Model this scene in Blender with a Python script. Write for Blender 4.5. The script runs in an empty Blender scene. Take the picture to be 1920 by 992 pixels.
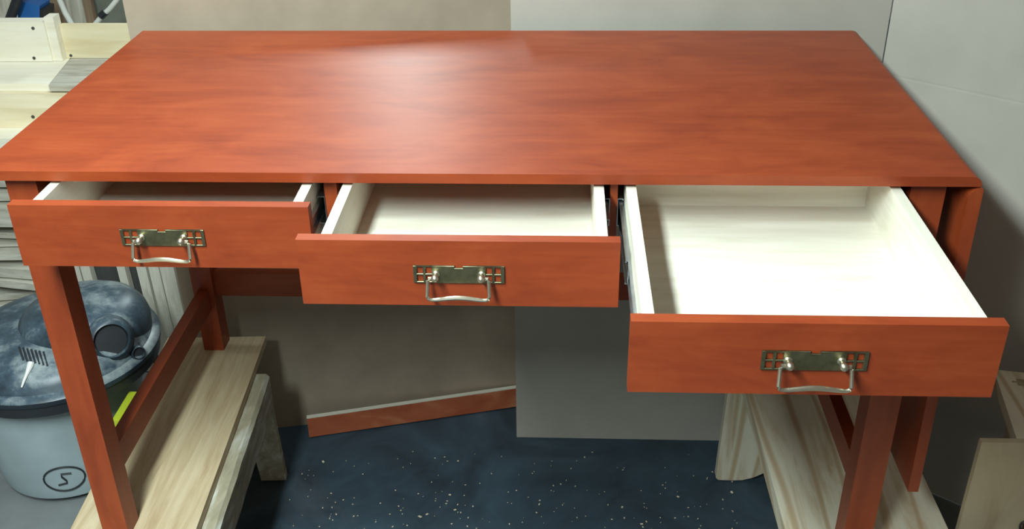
import bpy, bmesh, math, random
from mathutils import Vector, Matrix
random.seed(7)
S = bpy.context.scene
COL = S.collection

# ------------------------------------------------------------------ camera
CAM = Vector((0.8595, -1.3525, 1.7148)); YAW, PITCH, ROLL, FPX = 0.05098, 0.51365, -0.01522, 1931.3
FW = Vector((-math.sin(YAW)*math.cos(PITCH), math.cos(YAW)*math.cos(PITCH), -math.sin(PITCH)))
_r = FW.cross(Vector((0, 0, 1))).normalized(); _u = _r.cross(FW)
RT = math.cos(ROLL)*_r + math.sin(ROLL)*_u; UP = -math.sin(ROLL)*_r + math.cos(ROLL)*_u
cd = bpy.data.cameras.new('camera'); cam = bpy.data.objects.new('camera', cd); COL.objects.link(cam)
cd.sensor_width = 36; cd.lens = FPX/1920*36; cd.clip_start = .05
m = Matrix((RT, UP, -FW)).transposed().to_4x4(); m.translation = CAM; cam.matrix_world = m
S.camera = cam

def at(px, py, ax, v):
    """world point seen at a photograph pixel, on the plane axis = v"""
    d = FW + RT*((px-960)/FPX) - UP*((py-496)/FPX)
    return CAM + d*((v-CAM[ax])/d[ax])

# ------------------------------------------------------------------ light
S.view_settings.view_transform = 'Standard'; S.view_settings.look = 'None'
S.view_settings.gamma = 1; S.view_settings.use_curve_mapping = False; S.view_settings.exposure = 0.0
w = bpy.data.worlds.new('world'); S.world = w; w.use_nodes = True
w.node_tree.nodes['Background'].inputs[0].default_value = (1.0, .93, .80, 1)
w.node_tree.nodes['Background'].inputs[1].default_value = 0.15
def tube(name, loc, length, power, width=.12):
    l = bpy.data.lights.new(name, 'AREA'); l.shape = 'RECTANGLE'; l.size = width; l.size_y = length
    l.energy = power; l.color = (.84, 1.0, .99)
    o = bpy.data.objects.new(name, l); COL.objects.link(o); o.location = loc; return o
tube('fluorescent_tube', (.23, -1.28, 2.30), 1.3, 96, .20)
tube('fluorescent_tube', (.27, .36, 2.30), 1.2, 22, .20)
tube('fluorescent_tube', (.12, 3.45, 2.30), 1.0, 42, .20)

# ------------------------------------------------------------------ materials
def nm(name):
    mt = bpy.data.materials.new(name); mt.use_nodes = True
    nt = mt.node_tree; return mt, nt, nt.nodes['Principled BSDF']
def ramp(nt, fac, stops):
    r = nt.nodes.new('ShaderNodeValToRGB'); e = r.color_ramp.elements
    while len(e) < len(stops): e.new(.5)
    for k, (p, c) in enumerate(stops): e[k].position = p; e[k].color = (*c, 1)
    nt.links.new(fac, r.inputs[0]); return r.outputs[0]
def coords(nt, scale, rot=(0, 0, 0), kind='Object'):
    t = nt.nodes.new('ShaderNodeTexCoord'); mp = nt.nodes.new('ShaderNodeMapping')
    mp.inputs['Scale'].default_value = scale; mp.inputs['Rotation'].default_value = rot
    nt.links.new(t.outputs[kind], mp.inputs[0]); return mp.outputs[0]
def noise(nt, vec, scale, detail=4, rough=.55, dist=0):
    n = nt.nodes.new('ShaderNodeTexNoise'); n.inputs['Scale'].default_value = scale; n.inputs['Detail'].default_value = detail
    n.inputs['Roughness'].default_value = rough; n.inputs['Distortion'].default_value = dist
    nt.links.new(vec, n.inputs['Vector']); return n.outputs['Fac']
def mix(nt, fac, a, b, mode='MIX'):
    x = nt.nodes.new('ShaderNodeMix'); x.data_type = 'RGBA'; x.blend_type = mode
    if isinstance(fac, float): x.inputs[0].default_value = fac
    else: nt.links.new(fac, x.inputs[0])
    for sck, v in ((x.inputs[6], a), (x.inputs[7], b)):
        if isinstance(v, tuple): sck.default_value = (*v, 1)
        else: nt.links.new(v, sck)
    return x.outputs[2]
def bump(nt, b, h, strength=.1, dist=.002):
    n = nt.nodes.new('ShaderNodeBump'); n.inputs['Strength'].default_value = strength; n.inputs['Distance'].default_value = dist
    nt.links.new(h, n.inputs['Height']); nt.links.new(n.outputs[0], b.inputs['Normal'])
AX = {'x': (1, 14, 14), 'y': (14, 1, 14), 'z': (14, 14, 1)}
def stained(axis):
    mt, nt, b = nm('red_stained_maple_'+axis)
    g = noise(nt, coords(nt, AX[axis]), 5, 6, .6, .4)
    bl = noise(nt, coords(nt, tuple(1 if k == 1 else 2.2 for k in AX[axis])), 5.5, 6, .65, .7)
    c1 = ramp(nt, g, [(.30, (.215, .030, .0075)), (.55, (.28, .044, .0105)), (.75, (.335, .059, .014))])
    c2 = ramp(nt, bl, [(.30, (.175, .022, .005)), (.50, (.28, .044, .0105)), (.72, (.36, .071, .018))])
    c = mix(nt, .55, c1, c2); nt.links.new(c, b.inputs['Base Color'])
    b.inputs['Roughness'].default_value = .48; b.inputs['Coat Weight'].default_value = .25; b.inputs['Coat Roughness'].default_value = .38
    b.inputs['Specular IOR Level'].default_value = .30
    bump(nt, b, g, .05, .001); return mt
ST = {a: stained(a) for a in 'xyz'}
def timber(name, dark, mid, light, axis='x', scale=6, rough=.65, stretch=12, rings=.0, bmp=.15):
    mt, nt, b = nm(name)
    sc = tuple(1 if 'xyz'[i] == axis else stretch for i in range(3))
    v = coords(nt, sc)
    g = noise(nt, v, scale, 6, .6, .6)
    c = ramp(nt, g, [(.28, dark), (.5, mid), (.74, light)])
    if rings > 0:
        wv = nt.nodes.new('ShaderNodeTexWave'); wv.wave_type = 'BANDS'; wv.bands_direction = 'X' if axis != 'x' else 'Y'
        wv.inputs['Scale'].default_value = 3.4; wv.inputs['Distortion'].default_value = 11; wv.inputs['Detail'].default_value = 2
        wv.inputs['Detail Scale'].default_value = .6
        nt.links.new(coords(nt, tuple(.35 if 'xyz'[i] == axis else 1.6 for i in range(3))), wv.inputs['Vector'])
        f = ramp(nt, wv.outputs['Fac'], [(.0, (0, 0, 0)), (.86, (0, 0, 0)), (1, (rings,)*3)])
        c = mix(nt, f, c, dark)
    nt.links.new(c, b.inputs['Base Color']); b.inputs['Roughness'].default_value = rough
    bump(nt, b, g, bmp, .002); return mt
MAPLE_Y = timber('pale_maple_y', (.69, .64, .51), (.77, .735, .62), (.83, .80, .70), 'y', 5, .5, 10, 0, .04)
MAPLE_X = timber('pale_maple_x', (.69, .64, .51), (.77, .735, .62), (.83, .80, .70), 'x', 5, .5, 10, 0, .04)
PLANK = timber('oak_plank_wood', (.46, .33, .19), (.58, .45, .28), (.68, .56, .38), 'y', 5, .55, 14, 0, .1)
PINE_Y = timber('pine_y', (.52, .36, .20), (.76, .69, .53), (.84, .78, .64), 'y', 3, .6, 9, .8, .1)
PINE_Z = timber('pine_z', (.52, .36, .20), (.76, .69, .53), (.84, .78, .64), 'z', 3, .6, 9, .8, .1)
WHITEWOOD = timber('whitewood_x', (.76, .68, .52), (.84, .78, .64), (.90, .86, .75), 'x', 3, .65, 10, 0, .08)
WHITEWOOD2 = timber('honey_wood_x', (.70, .58, .36), (.78, .67, .46), (.84, .75, .56), 'x', 3, .65, 10, 0, .08)
PINE_X = timber('pine_x', (.66, .52, .30), (.74, .64, .42), (.82, .74, .54), 'x', 3, .65, 10, 0, .1)
ROUGH = timber('weathered_lumber', (.30, .27, .21), (.48, .45, .38), (.62, .59, .51), 'x', 6, .85, 8, 0, .4)
ROUGHZ = timber('weathered_lumber_z', (.34, .31, .25), (.55, .52, .44), (.70, .67, .58), 'z', 6, .85, 10, 0, .4)
DIRTY = timber('dirty_beam_wood', (.30, .26, .18), (.42, .37, .26), (.70, .70, .64), 'y', 9, .85, 4, 0, .5)
PLY = timber('plywood', (.40, .30, .18), (.52, .42, .27), (.60, .50, .34), 'z', 4, .7, 4, 0, .1)
DARKB = timber('dark_board', (.035, .035, .032), (.05, .05, .047), (.075, .075, .07), 'z', 5, .7, 8, 0, .1)
BROWNB = timber('brown_board', (.16, .10, .06), (.25, .17, .11), (.34, .25, .17), 'z', 5, .7, 8, 0, .1)
def plain(name, col, rough=.6, metal=0, var=.15, scale=20, bmp=0):
    mt, nt, b = nm(name)
    n = noise(nt, coords(nt, (1, 1, 1)), scale, 4)
    lo = tuple(c*(1-var) for c in col); hi = tuple(min(1, c*(1+var)) for c in col)
    nt.links.new(ramp(nt, n, [(.3, lo), (.7, hi)]), b.inputs['Base Color'])
    b.inputs['Roughness'].default_value = rough; b.inputs['Metallic'].default_value = metal
    if bmp: bump(nt, b, n, bmp, .003)
    return mt
OFFCUT = timber('streaky_stained_offcut', (.32, .06, .022), (.46, .12, .05), (.66, .30, .16), 'x', 4, .6, 3, 0, .05)
BROWN = plain('brown_hardboard', (.40, .315, .235), .8, 0, .10, 9, .05)
CARD = plain('pale_cardboard', (.47, .44, .385), .85, 0, .07, 6, .05)
BRASS = plain('antique_brass', (.21, .20, .12), .45, 1, .35, 60)
BRASS2 = plain('polished_brass', (.60, .56, .44), .38, 1, .15, 60)
STEEL = plain('zinc_slide_steel', (.55, .58, .60), .3, 1, .12, 40)
CONC = plain('concrete', (.17, .18, .185), .85, 0, .2, 5, .15)
WALLM = plain('shop_wall_paint', (.40, .40, .37), .9, 0, .12, 3)
BLACKP = plain('black_plastic', (.02, .023, .028), .4, 0, .3, 10)
BLUEP = plain('blue_plastic', (.02, .13, .42), .45, 0, .15, 10)
WHITEP = plain('white_pipe_plastic', (.70, .70, .66), .5, 0, .08, 10)
YELL = plain('yellow_green_plastic', (.48, .55, .03), .55, 0, .2, 12)
DRUM = plain('grey_drum_plastic', (.36, .43, .46), .5, 0, .12, 8)
NAIL = plain('dark_nail_steel', (.10, .09, .085), .5, .6, .2, 40)
CHIP = plain('sawdust_wood', (.66, .58, .42), .8, 0, .2, 50)
def dusty():
    mt, nt, b = nm('dusty_vacuum_lid')
    n = noise(nt, coords(nt, (1, 1, 1)), 7, 7, .7, .1)
    g = nt.nodes.new('ShaderNodeNewGeometry'); s = nt.nodes.new('ShaderNodeSeparateXYZ'); nt.links.new(g.outputs['Normal'], s.inputs[0])
    ad = nt.nodes.new('ShaderNodeMath'); ad.operation = 'MULTIPLY_ADD'; ad.inputs[1].default_value = .22; nt.links.new(s.outputs[2], ad.inputs[0]); nt.links.new(n, ad.inputs[2])
    c = ramp(nt, ad.outputs[0], [(.52, (.016, .024, .034)), (.68, (.05, .078, .105)), (.84, (.27, .31, .32))])
    nt.links.new(c, b.inputs['Base Color']); b.inputs['Roughness'].default_value = .38; return mt
DUST = dusty()
def tarp_mat():
    mt, nt, b = nm('navy_tarp')
    n = noise(nt, coords(nt, (1, 1, 1)), 4, 6, .65, 1.0); d = noise(nt, coords(nt, (1, 1, 1)), 2.2, 5, .7, .6)
    c = ramp(nt, n, [(.3, (.018, .028, .040)), (.6, (.040, .070, .098)), (.8, (.065, .105, .14))])
    f = ramp(nt, d, [(.54, (0, 0, 0)), (.78, (.55,)*3)])
    nt.links.new(mix(nt, f, c, (.10, .085, .085)), b.inputs['Base Color']); b.inputs['Roughness'].default_value = .75
    bump(nt, b, n, .3, .006); return mt
TARP = tarp_mat()

# ------------------------------------------------------------------ helpers
LOC = {}
def link(o, parent=None):
    COL.objects.link(o)
    if parent: o.parent = parent
    return o
def thing(name, label, cat, loc, group=None):
    o = bpy.data.objects.new(name, None); link(o); o.location = loc; o.empty_display_size = .05
    o['label'] = label; o['category'] = cat
    if group: o['group'] = group
    o['kind'] = 'thing'; LOC[o.name] = Vector(loc); return o
def tag(o, label, cat, group=None, kind=None):
    if label: o['label'] = label
    if cat: o['category'] = cat
    if group: o['group'] = group
    o['kind'] = kind or 'thing'
    return o
def finish(name, bm, mat, parent=None, smooth=False, bevel=0, origin=None, seg=2):
    """bm holds world coordinates; the object gets its own origin"""
    if bevel:
        bmesh.ops.bevel(bm, geom=[e for e in bm.edges if e.calc_face_angle(0) > .5], offset=bevel, segments=seg, affect='EDGES', profile=.6, clamp_overlap=True)
    bmesh.ops.recalc_face_normals(bm, faces=bm.faces)
    if origin is None:
        xs = [v.co for v in bm.verts]
        origin = Vector((sum(c.x for c in xs)/len(xs), sum(c.y for c in xs)/len(xs), min(c.z for c in xs)))
    for v in bm.verts: v.co -= origin
    me = bpy.data.meshes.new(name); bm.to_mesh(me); bm.free()
    me.materials.append(mat)
    if smooth:
        for p in me.polygons: p.use_smooth = True
        try: me.set_sharp_from_angle(angle=math.radians(40))
        except Exception: pass
    o = bpy.data.objects.new(name, me); link(o, parent)
    base = Vector((0, 0, 0))
    if parent: base = LOC.get(parent.name, Vector((0, 0, 0)))
    o.location = origin - base; LOC[o.name] = Vector(origin)
    return o
def bx(bm, x0, x1, y0, y1, z0, z1, M=None):
    vs = [bm.verts.new(Vector(c) if M is None else M @ Vector(c)) for c in ((x0,y0,z0),(x1,y0,z0),(x1,y1,z0),(x0,y1,z0),(x0,y0,z1),(x1,y0,z1),(x1,y1,z1),(x0,y1,z1))]
    for f in ((0,3,2,1),(4,5,6,7),(0,1,5,4),(1,2,6,5),(2,3,7,6),(3,0,4,7)): bm.faces.new([vs[i] for i in f])
def box(name, x0, x1, y0, y1, z0, z1, mat, parent=None, bevel=.0015, M=None):
    bm = bmesh.new(); bx(bm, x0, x1, y0, y1, z0, z1, M); return finish(name, bm, mat, parent, bevel=bevel)
def prism(name, pts, axis, a0, a1, mat, parent=None, bevel=0, smooth=False, M=None):
    """polygon pts in the plane normal to axis, extruded a0..a1"""
    bm = bmesh.new()
    def P(u, v, a): 
        c = {'x': (a, u, v), 'y': (u, a, v), 'z': (u, v, a)}[axis]
        return Vector(c) if M is None else M @ Vector(c)
    A = [bm.verts.new(P(u, v, a0)) for u, v in pts]; B = [bm.verts.new(P(u, v, a1)) for u, v in pts]
    n = len(pts); bm.faces.new(A); bm.faces.new(B[::-1])
    for i in range(n): bm.faces.new((A[i], B[i], B[(i+1) % n], A[(i+1) % n]))
    return finish(name, bm, mat, parent, bevel=bevel, smooth=smooth)
def lathe_bm(bm, prof, n=48, M=None, cap0=True, cap1=True):
    rings = []
    for r, z in prof:
        rings.append([bm.verts.new((M or Matrix()) @ Vector((r*math.cos(2*math.pi*k/n), r*math.sin(2*math.pi*k/n), z))) for k in range(n)])
    for a, b in zip(rings, rings[1:]):
        for k in range(n): bm.faces.new((a[k], a[(k+1) % n], b[(k+1) % n], b[k]))
    if cap0: bm.faces.new(rings[0][::-1])
    if cap1: bm.faces.new(rings[-1])
def tube_bm(bm, pts, rad, n=8, cap=True):
    pts = [Vector(p) for p in pts]; rings = []
    for i, p in enumerate(pts):
        d = (pts[min(i+1, len(pts)-1)] - pts[max(i-1, 0)]).normalized()
        a = Vector((0, 0, 1)) if abs(d.z) < .9 else Vector((0, 1, 0))
        u = d.cross(a).normalized(); v = d.cross(u)
        r = rad[i] if isinstance(rad, (list, tuple)) else rad
        rings.append([bm.verts.new(p + r*(u*math.cos(2*math.pi*k/n) + v*math.sin(2*math.pi*k/n))) for k in range(n)])
    for a, b in zip(rings, rings[1:]):
        for k in range(n): bm.faces.new((a[k], a[(k+1) % n], b[(k+1) % n], b[k]))
    if cap: bm.faces.new(rings[0][::-1]); bm.faces.new(rings[-1])
def rotz(cx, cy, ang): return Matrix.Translation((cx, cy, 0)) @ Matrix.Rotation(ang, 4, 'Z') @ Matrix.Translation((-cx, -cy, 0))

# ------------------------------------------------------------------ the room
tag(box('floor', -2.2, 3.4, -3.0, 4.6, -.10, 0, CONC, bevel=0), 'grey concrete workshop floor', None, kind='structure')
tag(box('wall_back', -2.2, 3.4, 4.6, 4.7, 0, 2.6, WALLM, bevel=0), 'plain grey workshop wall far behind the sheets', None, kind='structure')
tag(box('wall_left', -2.3, -2.2, -3.0, 4.7, 0, 2.6, WALLM, bevel=0), 'plain grey workshop wall at left', None, kind='structure')

# navy tarp on the floor
bm = bmesh.new(); NX, NY = 90, 80
from mathutils import noise as mn
def tarp_z(x, y):
    z = .007 + .006*abs(mn.noise(Vector((x*5, y*5, 1)))) + .003*mn.noise(Vector((x*14, y*14, 3)))
    fx = .19 + .10*(.75-y) * (-.12)                     # long fold beside the left sawhorse
    z += .022*math.exp(-((x-fx-.03)/.018)**2) * max(0, min(1, (.72-y)*6))
    if y > .66: z = .007 + (z-.007)*max(0, (.73-y)/.07)
    return max(z, .004)
vs = [[bm.verts.new((x, y, tarp_z(x, y))) for x in [-.05+1.75*i/NX for i in range(NX+1)]] for y in [-.75+1.68*j/NY for j in range(NY+1)]]
for j in range(NY):
    for i in range(NX): bm.faces.new((vs[j][i], vs[j][i+1], vs[j+1][i+1], vs[j+1][i]))
tag(finish('tarp', bm, TARP, smooth=True), 'navy blue drop cloth spread on the floor under the desk', 'tarp')
bm = bmesh.new()
for k in range(520):
    x = random.uniform(.22, 1.30); y = random.gauss(.35, .22)
    if y > .70 or y < -.5: continue
    s = random.uniform(.0004, .0013) * (2.2 if random.random() < .08 else 1); a = random.uniform(0, 6.28)
    Mx = Matrix.Translation((x, y, tarp_z(x, y)+.0022)) @ Matrix.Rotation(a, 4, 'Z') @ Matrix.Rotation(random.uniform(-.4, .4), 4, 'X')
    bx(bm, -s*1.6, s*1.6, -s, s, -.0006, .0006, Mx)
tag(finish('sawdust', bm, CHIP), 'pale sawdust flecks scattered over the navy drop cloth', 'sawdust', kind='stuff')

# ------------------------------------------------------------------ sheets behind the desk
Mb = rotz(-.05, .745, math.atan2(.16, .80))
sh = box('hardboard_sheet', -.05, .85, .745, .752, .007, 1.22, BROWN, bevel=.001, M=Mb)
tag(sh, 'large brown hardboard sheet standing behind the left half of the desk', 'sheet')
card = thing('cardboard_sheet', 'pale folded cardboard sheet standing behind the right half of the desk', 'cardboard', (1.15, .77, .012))
box('back_panel', .757, 1.531, .758, .763, .007, 1.20, CARD, card, bevel=.001)
ang = math.atan2(.585-.76, 1.761-1.534); Mc = rotz(1.533, .760, ang)
zc = .992
prism('side_panel', [(.758, .005), (.758, zc-.004), (.7583, zc), (.758, zc+.004), (.758, 1.20), (.763, 1.20), (.763, .005)], 'x', 1.535, 2.03, CARD, card, M=Mc)
# red offcut strip leaning at the foot of the hardboard sheet
a, b = at(580, 820, 2, .012), at(985, 760, 2, .012)
d = (b-a); ang = math.atan2(d.y, d.x); L = d.length
Ms = Matrix.Translation(a) @ Matrix.Rotation(ang, 4, 'Z') @ Matrix.Rotation(math.radians(-6), 4, 'X')
strip = thing('offcut_board', 'narrow red stained offcut board leaning at the foot of the brown sheet', 'board', a)
o = box('board', 0, L, 0, .011, 0, .056, OFFCUT, strip, bevel=.0005, M=Ms)
o = box('bare_edge', 0, L, 0, .013, .0561, .0585, MAPLE_X, strip, bevel=0, M=Ms); o['label'] = 'bare unstained top edge'

# ------------------------------------------------------------------ the desk
W, D, H, ZL = 1.45, .7026, 1.10, .3563
ZT = H-.0155
desk = thing('writing_desk', 'red stained wooden writing desk with three open drawers and a hanging drop leaf', 'desk', (W/2, D/2, ZL))
# top with a rounded (rule-joint) right edge
pts = [(-.002, ZT), (-.002, H), (1.443, H)] + [(1.443+.015*math.sin(t), ZT+.003+(H-ZT-.003)*math.cos(t)) for t in [math.pi/2*k/6 for k in range(1, 7)]] + [(1.458, ZT)]
prism('desktop', pts, 'y', 0, D, ST['x'], desk, bevel=.0012)
LX0, LX1, RX0, RX1, LY = .030, .077, 1.368, 1.418, .0195
for x0, x1 in ((LX0, LX1), (RX0, RX1)):
    for y0 in (LY, .628):
        box('leg', x0, x1, y0, y0+.047, ZL, ZT, ST['z'], desk, bevel=.002)
for x0 in (LX0+.012, RX0+.012):
    box('stretcher', x0, x0+.024, LY+.047, .628, .470, .522, ST['y'], desk, bevel=.0015)
    box('side_apron', x0, x0+.024, LY+.047, .628, .985, ZT, ST['y'], desk, bevel=.001)
box('stretcher', LX1, RX0, .644, .668, .497, .556, ST['x'], desk, bevel=.0015)
box('back_apron', LX1, RX0, .644, .668, .965, ZT, ST['x'], desk, bevel=.001)
box('divider', .5115, .5305, .022, .644, .985, ZT, ST['z'], desk, bevel=.001)
box('divider', .9355, .9465, .022, .644, .985, ZT, ST['z'], desk, bevel=.001)
box('bottom_rail', LX1, RX0, .60, .644, .968, .984, ST['x'], desk, bevel=.001)
# drop leaf hanging on the right, with its coved top edge
zl0, zl1 = .518, 1.0825
lf = [(1.4535, zl0), (1.4705, zl0), (1.4625, zl1-.002), (1.4595, zl1)] + [(1.4595-.016*math.sin(t), zl1-.014+.014*math.cos(t)-.002*math.sin(t)) for t in [math.pi/2*k/5 for k in range(1, 6)]]
prism('drop_leaf', lf, 'y', 0, D-.002, ST['z'], desk, bevel=.001)

DT, DB, TH = ZT-.004, .9817, .0175
def channel(name, xa, s, y0, y1, zc, h, dep, mat, parent, t=.0012):
    """C-shaped steel slide member; web on xa, flanges towards s"""
    x1 = xa + s*dep; e = .003
    p = [(xa, zc-h/2), (x1, zc-h/2), (x1, zc-h/2+e), (x1-s*t, zc-h/2+e), (x1-s*t, zc-h/2+t), (xa+s*t, zc-h/2+t),
         (xa+s*t, zc+h/2-t), (x1-s*t, zc+h/2-t), (x1-s*t, zc+h/2-e), (x1, zc+h/2-e), (x1, zc+h/2), (xa, zc+h/2)]
    return prism(name, p, 'y', y0, y1, mat, parent)
def make_drawer(l, r, bl, br, pull, sideL, sideR, label):
    y0 = -pull
    d = box('drawer', l, r, y0, y0+TH, DB, DT, ST['x'], desk, bevel=.0024); d['label'] = label
    yb0, yb1 = y0+TH, y0+TH+.462; zt, zb = DT-.002, DB+.008; t = .0145
    box('side', bl, bl+t, yb0, yb1, zb, zt, MAPLE_Y, d, bevel=.001)['label'] = 'pale maple drawer side'
    box('side', br-t, br, yb0, yb1, zb, zt, MAPLE_Y, d, bevel=.001)['label'] = 'pale maple drawer side'
    box('back', bl+t, br-t, yb1-t, yb1, zb+.004, zt, MAPLE_X, d, bevel=.001)['label'] = 'pale maple drawer back'
    box('bottom', bl+t, br-t, yb0, yb1-t, zb+.004, zb+.010, MAPLE_X, d, bevel=0)['label'] = 'pale drawer bottom'
    # slides: fixed member in the desk, sliding members on the drawer
    zc_ = 1.030; ys = yb1
    for s, xs, xf in ((-1, bl, sideL), (1, br, sideR)):
        g = abs(xf-xs); 
        channel('slide_rail', xs, s, yb0+.004, yb1-.01, zc_, .028, min(.0055, g*.45), STEEL, d)['label'] = 'zinc drawer slide'
        channel('slide_rail', xs+s*g*.30, s, max(y0+.13, .02-pull*.5), .40-pull*.5, zc_, .036, g*.45, STEEL, d)['label'] = 'zinc drawer slide'
        channel('slide_rail', xf, -s, .020, .46, zc_, .045, g*.82, STEEL, desk)['label'] = 'zinc drawer slide'
    # handle
    cx, cz, w2, h2 = (l+r)/2+.001, (DT+DB)/2, .0607, .0130
    f = [0, .04, .106, .136, .203]; xs = [cx-w2+2*w2*k for k in f] + [cx-.0055, cx+.0055] + [cx+w2-2*w2*k for k in f[::-1]]
    zs = [cz-h2, cz-h2+.0022, cz-.0012, cz+.0012, cz+h2-.0032, cz+h2-.0022, cz+h2]
    bm = bmesh.new(); V = {}
    def gv(i, j):
        if (i, j) not in V: V[i, j] = bm.verts.new((xs[i], y0-.0026, zs[j]))
        return V[i, j]
    for i in range(len(xs)-1):
        for j in range(len(zs)-1):
            hole = i in (1, 3, 7, 9) and j in (1, 3, 4)
            if hole or (i == 5 and j in (4, 5)): continue
            bm.faces.new((gv(i, j), gv(i+1, j), gv(i+1, j+1), gv(i, j+1)))
    ex = bmesh.ops.extrude_face_region(bm, geom=bm.faces[:])
    for v in [q for q in ex['geom'] if isinstance(q, bmesh.types.BMVert)]: v.co.y += .0026
    finish('backplate', bm, BRASS, d, bevel=.0005, seg=1)['label'] = 'antique brass pierced backplate'
    for s in (-1, 1):
        px = cx+s*.0305; bm = bmesh.new(); M = Matrix.Translation((px, y0-.0026, cz+.001)) @ Matrix.Rotation(math.pi/2, 4, 'X')
        lathe_bm(bm, [(.0052, 0), (.0052, .0015), (.0034, .003), (.0034, .007), (.0046, .009), (.0054, .0115), (.0050, .0145), (.0030, .0168), (.0008, .0176)], 16, M)
        finish('post', bm, BRASS2, d, smooth=True)['label'] = 'rounded brass post'
    bm = bmesh.new(); yy = y0-.0115; A = [(-.031, 0), (-.0395, 0), (-.0405, -.003), (-.0415, -.0235), (-.0400, -.0262)]
    P = [(cx+x, yy-.0085*max(0, -z)/.026, cz-.001+z) for x, z in A]
    mid = [(cx+x, yy-.0085, cz-.0272+.0018*math.cos(x/.040*math.pi)) for x in [-.036+.072*k/14 for k in range(15)]]
    P = P + mid + [(2*cx-x, y, z) for x, y, z in P[::-1]]
    n = len(P); rad = [.0026]*5 + [.0024+.0009*math.sin(math.pi*k/14) for k in range(15)] + [.0026]*5
    tube_bm(bm, P, rad, 8)
    finish('bail', bm, BRASS2, d, smooth=True)['label'] = 'brass drop bail handle'
    return d
make_drawer(.0785, .5095, .106, .498, .0725, .0775, .5115, 'left drawer, barely open')
make_drawer(.5135, .9410, .5435, .925, .1690, .5305, .9355, 'middle drawer, half open')
make_drawer(.9435, 1.3660, .957, 1.349, .3588, .9465, 1.3675, 'right drawer, pulled far out')

# ------------------------------------------------------------------ left trestle and plank
Mp = rotz(.16, .69, math.radians(3.0))
pl = box('plank', -.075, .160, -.45, .690, ZL-.020, ZL-.0003, PLANK, bevel=.0015, M=Mp)
tag(pl, 'wide pale wooden plank under the left legs of the desk', 'plank')
tr = thing('trestle', 'low dirty wooden trestle under the plank at left', 'trestle', (.10, .1, 0))
Mt = rotz(.19, .565, math.radians(3.2))
bm = bmesh.new()
NN = 40
prof = [(.055, .245), (.196, .245), (.1975, .325), (.190, .3355), (.055, .3360)]
rg = []
for k in range(NN+1):
    y = .568 - 1.0*k/NN
    rg.append([bm.verts.new(Mt @ Vector((u+(.002*mn.noise(Vector((y*20, u*9, 0))) if i in (1, 2, 3) else 0), y, v+(.0025*mn.noise(Vector((y*25, 7, u*9))) - .002 if i == 3 else 0)))) for i, (u, v) in enumerate(prof)])
for A_, B_ in zip(rg, rg[1:]):
    for i in range(5): bm.faces.new((A_[i], A_[(i+1) % 5], B_[(i+1) % 5], B_[i]))
bm.faces.new(rg[0][::-1]); bm.faces.new(rg[-1])
finish('beam', bm, DIRTY, tr)
for y in (.570, -.39):
    for s in (-1, 1):
        c = .105; pts = [(c+s*.006, .315), (c+s*.080, .315), (c+s*.092, .012), (c+s*.030, .012)]
        Mq = rotz(.19, .565, math.radians(3.2)) @ Matrix.Translation((0, 0, 0))
        prism('leg', pts, 'y', y, y+.018, DIRTY, tr, bevel=.001, M=Mq)

# ------------------------------------------------------------------ right trestle bench of new pine
tb = thing('pine_trestle', 'low trestle of fresh knotty pine under the right legs of the desk', 'trestle', (1.42, .1, 0))
box('top_board', 1.277, 1.574, -.42, .655, ZL-.040, ZL-.0003, PINE_Y, tb, bevel=.002, M=rotz(1.28, .5, math.radians(.6)))
arch = [(1.250, .020), (1.256, .013), (1.29, .012), (1.315, .014), (1.340, .022), (1.362, .036), (1.39, .062), (1.425, .075), (1.46, .062), (1.488, .036), (1.51, .022), (1.535, .014), (1.56, .012), (1.594, .013), (1.600, .020), (1.592, .316), (1.257, .316)]
for y in (.600, -.36): prism('end_panel', arch, 'y', y, y+.022, PINE_Z, tb, bevel=.001)
box('rail', 1.405, 1.445, -.338, .600, .20, .29, PINE_Y, tb, bevel=.001)

# ------------------------------------------------------------------ right: step stool and plywood
q0 = at(1873, 722, 2, .47); q1 = at(1921, 868, 2, .47); dv = (q1-q0); dv.z = 0
an = math.atan2(-dv.x, -dv.y) if False else math.atan2(dv.y, dv.x)+math.pi/2
stl = thing('step_stool', 'small wooden stool with a hand slot in its top at the right edge', 'stool', (q0.x+.1, q0.y-.1, 0))
Mst = Matrix.Translation(q0) @ Matrix.Rotation(an, 4, 'Z')
# local: x to the right, y away from the camera; top outline with a slot
bm = bmesh.new()
ox = [0, .03, .20, .23]; 
xs = [0, .030, .12, .29]; ys = [-.25, -.008, .020, .06]
outer = [(.004, .055), (0, .0), (0, -.25), (.30, -.25), (.30, .055)]
xs = [0, .028, .130, .26]; ys = [-.25, .006, .030, .055]
V = {}
def gv(i, j):
    if (i, j) not in V: V[i, j] = bm.verts.new((xs[i]+(.006 if i == 0 and j == 3 else 0), ys[j], -.024))
    return V[i, j]
for i in range(3):
    for j in range(3):
        if i == 1 and j == 1: continue
        bm.faces.new((gv(i, j), gv(i+1, j), gv(i+1, j+1), gv(i, j+1)))
ex = bmesh.ops.extrude_face_region(bm, geom=bm.faces[:])
for v in [q for q in ex['geom'] if isinstance(q, bmesh.types.BMVert)]: v.co.z += .024
bmesh.ops.bevel(bm, geom=[e for e in bm.edges if abs(e.verts[0].co.z-e.verts[1].co.z) > .01 and .02 < e.verts[0].co.x < .14 and 0 < e.verts[0].co.y < .04], offset=.009, segments=4, affect='EDGES', clamp_overlap=True)
for v in bm.verts: v.co = Mst @ v.co
finish('top', bm, PINE_Y, stl, bevel=0)
zf = .44-.0243
for x0 in (.045, .21):
    bm = bmesh.new(); bx(bm, x0, x0+.02, -.22, .03, -.469, -.0243, Mst); finish('side_panel', bm, PLY, stl, bevel=.001)
c0 = at(1838, 828, 1, .10)
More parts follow.
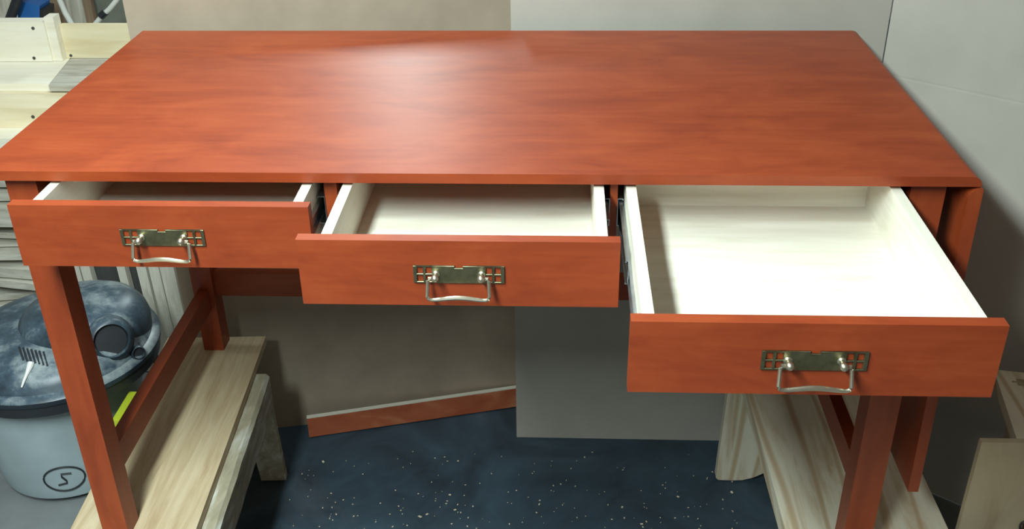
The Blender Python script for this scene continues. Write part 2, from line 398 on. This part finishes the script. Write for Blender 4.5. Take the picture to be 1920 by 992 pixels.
ply = thing('plywood_panel', 'pale plywood offcut standing on edge below the stool at lower right', 'plywood', (c0.x+.06, .1, 0))
box('panel', c0.x+.002, c0.x+.115, .098, .110, .0, c0.z, PLY, ply, bevel=.001)
hk = at(1911, 983, 1, .098); bm = bmesh.new()
tube_bm(bm, [(hk.x+.006+.006*math.cos(t), .094, hk.z+.022*0+.010*math.sin(t)) for t in [math.pi*k/8*1.4 for k in range(9)]] + [(hk.x+.004, .094, hk.z-.018)], .0022, 6)
finish('hook', bm, NAIL, ply, smooth=True)['label'] = 'dark metal hook'

# ------------------------------------------------------------------ shop vacuum
C = at(106, 649, 2, .345); R = .237
vac = thing('shop_vacuum', 'dusty grey drum workshop vacuum with a dark lid beside the left leg', 'vacuum', (C.x, C.y, 0))
T = Matrix.Translation((C.x, C.y, 0))
bm = bmesh.new(); lathe_bm(bm, [(.162, .012), (.174, .020), (.180, .05), (.192, .18), (.202, .300), (.204, .318)], 64, T @ Matrix.Translation((-.020, 0, 0))); finish('drum', bm, DRUM, vac, smooth=True)
bm = bmesh.new(); lathe_bm(bm, [(.189, .3065), (.233, .308), (.235, .336), (.224, .338)], 64, T); finish('rim_band', bm, BLACKP, vac, smooth=True)
bm = bmesh.new(); lathe_bm(bm, [(.230, .336), (.2395, .338), (.2405, .350), (.236, .355), (.222, .360), (.215, .372), (.207, .386), (.190, .398), (.160, .408), (.11, .414), (.05, .417), (.001, .418)], 64, T, cap1=False)
lid = finish('lid', bm, DUST, vac, smooth=True)
# motor housing: a dome on the right half of the lid
hc = Vector((C.x+.065, C.y+.035, .36)); bm = bmesh.new()
lathe_bm(bm, [(.150, 0), (.152, .03), (.147, .050), (.134, .070), (.110, .085), (.075, .095), (.035, .100), (.001, .101)], 48, Matrix.Translation(hc), cap1=False)
dome = finish('motor_housing', bm, DUST, vac, smooth=True)
# hose port, exhaust and vent slots sit on the lid surface where the photograph shows them
from mathutils.bvhtree import BVHTree
def surf(ob):
    me = ob.data; off = LOC[ob.name]
    return BVHTree.FromPolygons([v.co+off for v in me.vertices], [tuple(p.vertices) for p in me.polygons])
TREES = [surf(lid), surf(dome)]
def hit(px, py):
    d = (FW + RT*((px-960)/FPX) - UP*((py-496)/FPX)).normalized(); best = None
    for t_ in TREES:
        h_ = t_.ray_cast(CAM, d)
        if h_[0] is not None and (best is None or h_[3] < best[2]):
            n_ = h_[1] if h_[1].dot(d) < 0 else -h_[1]; best = (h_[0], n_, h_[3])
    return best[0], best[1]
def port(px, py, r, name):
    p_, n_ = hit(px, py); n_ = (n_ + Vector((.25, -.9, .1))).normalized()
    M = Matrix.Translation(p_+n_*r*.34) @ n_.to_track_quat('Z', 'Y').to_matrix().to_4x4()
    bm = bmesh.new(); lathe_bm(bm, [(r*1.45, -.045), (r*1.38, .004), (r*1.22, .012), (r*1.05, .014), (r*.98, .011), (r*.95, -.004)], 32, M)
    o_ = finish(name, bm, DUST, vac, smooth=True)
    bm = bmesh.new(); lathe_bm(bm, [(r*.94, -.006), (r*.94, .0035), (.001, .0037)], 32, M); finish('opening', bm, BLACKP, o_, smooth=True)
port(207, 636, .037, 'hose_port'); port(256, 661, .013, 'exhaust_port')
for k in range(7):
    (a_, na), (b_, nb) = hit(36+7.6*k, 651+1.5*k), hit(44+7.6*k, 676+1.8*k)
    bm = bmesh.new(); tube_bm(bm, [a_, (a_+b_)/2+na*.001, b_], .0023, 6); finish('vent_slot', bm, BLACKP, lid)
bm = bmesh.new(); pts_ = [hit(x, y) for x, y in ((59, 683), (57, 690), (51, 704), (46, 716), (42, 726))]
tube_bm(bm, [p_+n_*.004 for p_, n_ in pts_], [.0070, .0065, .0035, .003, .002], 8)
finish('pull_tab', bm, WHITEP, vac, smooth=True)['label'] = 'white pull tab'
for s, nm_ in ((-.45, 'latch'), (.75, 'latch')):
    M = T @ Matrix.Rotation(-math.pi/2+s, 4, 'Z'); bm = bmesh.new(); bx(bm, .2365, .246, -.018, .018, .300, .347, M); finish(nm_, bm, BLACKP, vac, bevel=.003)
# maker's mark on the drum: ring and a zigzag letter, raised on the surface
def on_drum(u, z, off=.0015):
    r = .180 + (z-.05)/.13*.012 + off
    return Vector((C.x-.020+r*math.cos(u), C.y+r*math.sin(u), z))
u0, z0 = -math.pi/2+.30, .085
bm = bmesh.new(); tube_bm(bm, [on_drum(u0+.25*math.cos(t), z0+.038*math.sin(t)) for t in [2*math.pi*k/32 for k in range(33)]], .0022, 6, cap=False); finish('emblem_ring', bm, BLACKP, vac, smooth=True)
bm = bmesh.new(); tube_bm(bm, [on_drum(u0+x, z0+y) for x, y in ((.10, .014), (-.02, .017), (-.02, .008), (.02, -.006), (.02, -.014), (-.09, -.017))], .0022, 6); finish('emblem_letter', bm, BLACKP, vac, smooth=True)
# yellow-green bottle between vacuum and desk
yb = at(232, 790, 1, .60)
yo = thing('plastic_jug', 'yellow-green plastic jug between the vacuum and the desk stretcher', 'jug', (-.110, .51, 0))
box('body', -.145, -.082, .46, .57, .0, .275, YELL, yo, bevel=.014)
bm = bmesh.new(); lathe_bm(bm, [(.014, .242), (.014, .258), (.011, .262)], 20, Matrix.Translation((-.100, .485, .03))); finish('cap', bm, WHITEP, yo, smooth=True)

# ------------------------------------------------------------------ boards leaning behind the vacuum
bd = [(133, 144, ROUGHZ, 'thin pale batten standing at the left of the boards behind the vacuum', 1.03, .95),
      (146, 164, ROUGHZ, 'pale upright board left of the wide dark board', 1.02, .97),
      (165, 214, DARKB, 'wide dark upright board behind the vacuum', 1.05, .98),
      (214, 230, ROUGHZ, 'pale narrow upright board right of the wide dark board', 1.03, .80),
      (231, 251, DARKB, 'narrow dark upright board between two pale boards', 1.06, 1.0),
      (251, 270, ROUGHZ, 'pale upright board right of the narrow dark board', 1.00, 1.02),
      (274, 294, ROUGHZ, 'pale upright board second from the navy edged board', .99, .96),
      (295, 322, ROUGHZ, 'pale upright board next to the navy edged board', .98, .94),
      (323, 341, DARKB, 'dark upright board at the right of the leaning boards', 1.0, .99),
      (341, 349, WHITEP, 'thin white upright strip beside the brown sheet', .925, .93)]
for k, (xa, xb, mt, lab, Y, h) in enumerate(bd):
    a = at(xa, 503, 1, Y); b = at(xb-1, 503, 1, Y); th = .02 + .006*random.random()
    bm = bmesh.new(); sk = -.035
    M = Matrix.Translation(((a.x+b.x)/2+.016, Y, .0)) @ Matrix.Rotation(math.radians(-1.5), 4, 'X') @ Matrix.Rotation(math.radians(-2.2), 4, 'Y')
    hw = (b.x-a.x)/2
    bx(bm, -hw, hw, 0, th, .004, h*.75, M)
    tag(finish('board', bm, mt, bevel=.001), lab, 'board', 'boards leaning behind the vacuum')

# ------------------------------------------------------------------ lumber stack at far left
crY = 1.30
a0 = at(-70, 40, 1, crY); a1 = at(81, 42, 1, crY); zb = at(80, 116, 1, crY).z; zt = a1.z
cr = thing('pine_board', 'thick pale pine board on edge with two screws on top of the lumber stack', 'board', ((a0.x+a1.x)/2, crY+.02, zb))
box('plank', -1.0, a1.x, crY, crY+.045, zb+.001, zt, WHITEWOOD, cr)
box('cleat', a1.x+.0003, a1.x+.026, crY+.006, crY+.045, zb+.001, zt+.012, WHITEWOOD, cr)
for q in ((62, 53), (64, 109)):
    c = at(*q, 1, crY); bm = bmesh.new(); lathe_bm(bm, [(.0045, -.001), (.0045, .0012), (.002, .0016)], 10, Matrix.Translation(c) @ Matrix.Rotation(math.pi/2, 4, 'X')); finish('screw', bm, NAIL, cr)
b0 = at(90, 52, 1, crY+.03); b1 = at(262, 47, 1, crY+.03); zb2 = at(150, 107, 1, crY+.03).z
lb = thing('pine_board', 'thinner pine board on edge with nail marks, right of the thick one', 'board', ((b0.x+b1.x)/2, crY+.04, zb2))
box('plank', a1.x+.0265, b1.x+.02, crY+.03, crY+.05, zb+.001, b1.z, PINE_X, lb)
for q in ((97, 94), (133, 104)):
    c = at(*q, 1, crY+.03); bm = bmesh.new(); lathe_bm(bm, [(.004, -.001), (.004, .0012), (.002, .0016)], 10, Matrix.Translation(c) @ Matrix.Rotation(math.pi/2, 4, 'X')); finish('nail', bm, NAIL, lb)
# ledge board (c), thicker pieces below, each stepping towards the camera
yc = at(50, 157, 2, zb).y; z1 = at(50, 171, 1, yc).z
cA, cB, cC, cD = at(100, 153, 2, zb), at(112, 110, 2, zb), at(250, 146, 2, zb), at(262, 104, 2, zb)
prism('ledge_board', [(-1.0, yc), (cA.x-.003, yc), (cB.x-.003, crY+.22), (-1.0, crY+.22)], 'z', z1, zb, WHITEWOOD, bevel=.001)
tag(bpy.data.objects['ledge_board'], 'whitish bare board lying flat directly below the thick board with two screws', 'board')
prism('ledge_board', [(cA.x, yc-.012), (cC.x, yc-.012), (cC.x, crY+.22), (cB.x, crY+.22)], 'z', z1+.004, zb, ROUGH, bevel=.001)
tag(bpy.data.objects['ledge_board.001'], 'greyish flat board under the nailed board, right of the whitish flat one', 'board')
ye = at(50, 202, 2, z1).y; z2 = at(50, 240, 1, ye).z
o = tag(box('pine_beam', -1.0, at(102, 205, 2, z1).x, ye, ye+.30, z2, z1-.0005, WHITEWOOD2), 'thick honey pine beam with one screw, third piece down the lumber stack', 'beam')
c = at(62, 219, 1, ye); bm = bmesh.new(); lathe_bm(bm, [(.0045, -.001), (.0045, .0012), (.002, .0016)], 10, Matrix.Translation(c) @ Matrix.Rotation(math.pi/2, 4, 'X')); finish('screw', bm, NAIL, o)
yf = at(30, 260, 2, z2).y; z3 = at(10, 300, 1, yf).z
tag(box('pine_beam', -1.05, at(92, 262, 2, z2).x, yf, yf+.32, z3, z2-.0005, WHITEWOOD), 'whitish thick beam directly under the honey pine beam with one screw', 'beam')
# rough slabs below, seen under the desktop at the far left
rows = [(303, 318, 0, 1.02), (320, 352, 0, 1.01), (355, 378, 1, 1.015), (386, 427, 0, .985), (433, 449, -4, 1.02), (451, 464, 5, 1.0), (466, 489, 3, .975), (500, 522, -9, .965), (524, 541, -14, .955), (546, 561, 14, .99), (563, 578, 22, .97), (580, 600, 28, .98)]
nam = ['uppermost', 'second', 'third', 'fourth and whitest', 'fifth', 'sixth', 'seventh', 'eighth', 'ninth', 'tenth', 'eleventh', 'lowest seen']
ztop = z3
for k, (ya, yb_, an_, Y) in enumerate(rows):
    za = at(25, ya, 1, Y).z; zb_ = at(25, yb_, 1, Y).z
    za = min(za, ztop-.0005); ztop = zb_
    xr = -.475 - .03*random.random()
    M = Matrix.Translation((-.60, Y, 0)) @ Matrix.Rotation(math.radians(an_*.8), 4, 'Z')
    bm = bmesh.new(); bx(bm, -.55, .60+xr, 0, .34, zb_+.002, za-.002-.005*random.random(), M)
    bmesh.ops.subdivide_edges(bm, edges=bm.edges[:], cuts=5, use_grid_fill=True)
    for v in bm.verts: v.co += Vector((0, .004*mn.noise(v.co*18), .0018*mn.noise(v.co*11+Vector((5, 0, 0)))))
    tag(finish('rough_slab', bm, ROUGH), 'rough grey slab, %s of the pile at the left edge' % nam[k], 'lumber', 'rough slabs stacked at left')
zend = ztop
tag(box('pallet_block', -1.15, -.60, 1.0, 1.32, 0, zend-.004, ROUGH), 'heavy grey block carrying the pile of rough slabs', 'block')

# ------------------------------------------------------------------ clutter behind the stack, top left
def upr(name, xa, xb, Y, mt, lab, cat, h=1.35, th=.02, grp='boards standing at the back left', tilt=0):
    a = at(xa, 22, 1, Y); b = at(xb, 22, 1, Y); zc0 = a.z
    M = Matrix.Translation(((a.x+b.x)/2, Y, zc0)) @ Matrix.Rotation(math.radians(tilt), 4, 'Y') @ Matrix.Translation((0, 0, -zc0))
    bm = bmesh.new(); hw = (b.x-a.x)/2; bx(bm, -hw, hw, 0, th, .002, h, M)
    tag(finish(name, bm, mt, bevel=.001), lab, cat, grp)
upr('board', -60, 28, 1.82, ROUGHZ, 'pale grey upright panel behind the thick screwed board', 'board')
upr('board', 80, 97, 1.85, ROUGHZ, 'grey upright board left of the tan one behind the thick screwed board', 'board')
upr('board', 97, 118, 1.80, BROWNB, 'tan brown upright board behind the white pipe', 'board')
upr('board', 119, 134, 1.86, ROUGHZ, 'narrow grey upright board right of the tan brown board', 'board')
upr('board', 135, 158, 1.83, ROUGHZ, 'weathered grey upright board left of the reddish brown one', 'board')
upr('board', 158, 174, 1.81, BROWNB, 'reddish brown upright board in the middle of the back left clutter', 'board')
upr('board', 175, 262, 1.87, plain('dark_grey_green_board', (.16, .17, .14), .8), 'wide dark grey-green panel at the right of the back left clutter', 'board')
def stick(name, pts, Y, r, mt, lab, cat):
    bm = bmesh.new(); tube_bm(bm, [at(x, y, 1, Y) for x, y in pts], r, 10)
    return tag(finish(name, bm, mt, smooth=True), lab, cat)
stick('pipe', [(102, -40), (112, 0), (122, 24), (137, 50), (160, 95)], 1.62, .0085, WHITEP, 'white pipe slanting down to the right behind the nailed board', 'pipe')
o = stick('hose', [(240, -40), (219, 0), (206, 16), (194, 27), (178, 46), (150, 80)], 1.62, .0075, WHITEP, 'white hose slanting down to the left with a dark coupling', 'hose')
bm = bmesh.new(); tube_bm(bm, [at(198, 22, 1, 1.62), at(189, 31, 1, 1.62)], .011, 10); finish('coupling', bm, BLACKP, o, smooth=True)
bt = at(55, 20, 1, 1.60)
bl = thing('blue_box', 'bright blue plastic box with black edges behind the thick screwed board', 'box', (bt.x, 1.62, .76))
Mx = Matrix.Translation((bt.x, 1.60, bt.z)) @ Matrix.Rotation(math.radians(14), 4, 'Y')
bm = bmesh.new(); bx(bm, -.034, .030, 0, .07, -.12, .022, Mx); finish('body', bm, BLUEP, bl, bevel=.003)
bm = bmesh.new(); bx(bm, .031, .042, -.002, .072, -.12, .012, Mx); finish('edge_strip', bm, BLACKP, bl, bevel=.002)
stick('bar', [(42, -40), (34, -5), (22, 28), (10, 60)], 1.56, .014, BLACKP, 'black bar slanting beside the bright blue box', 'bar')
tag(box('shelf', -1.25, -.25, 1.58, 1.95, .735, .76, ROUGH), 'rough wooden shelf behind the screwed and nailed boards', 'shelf')
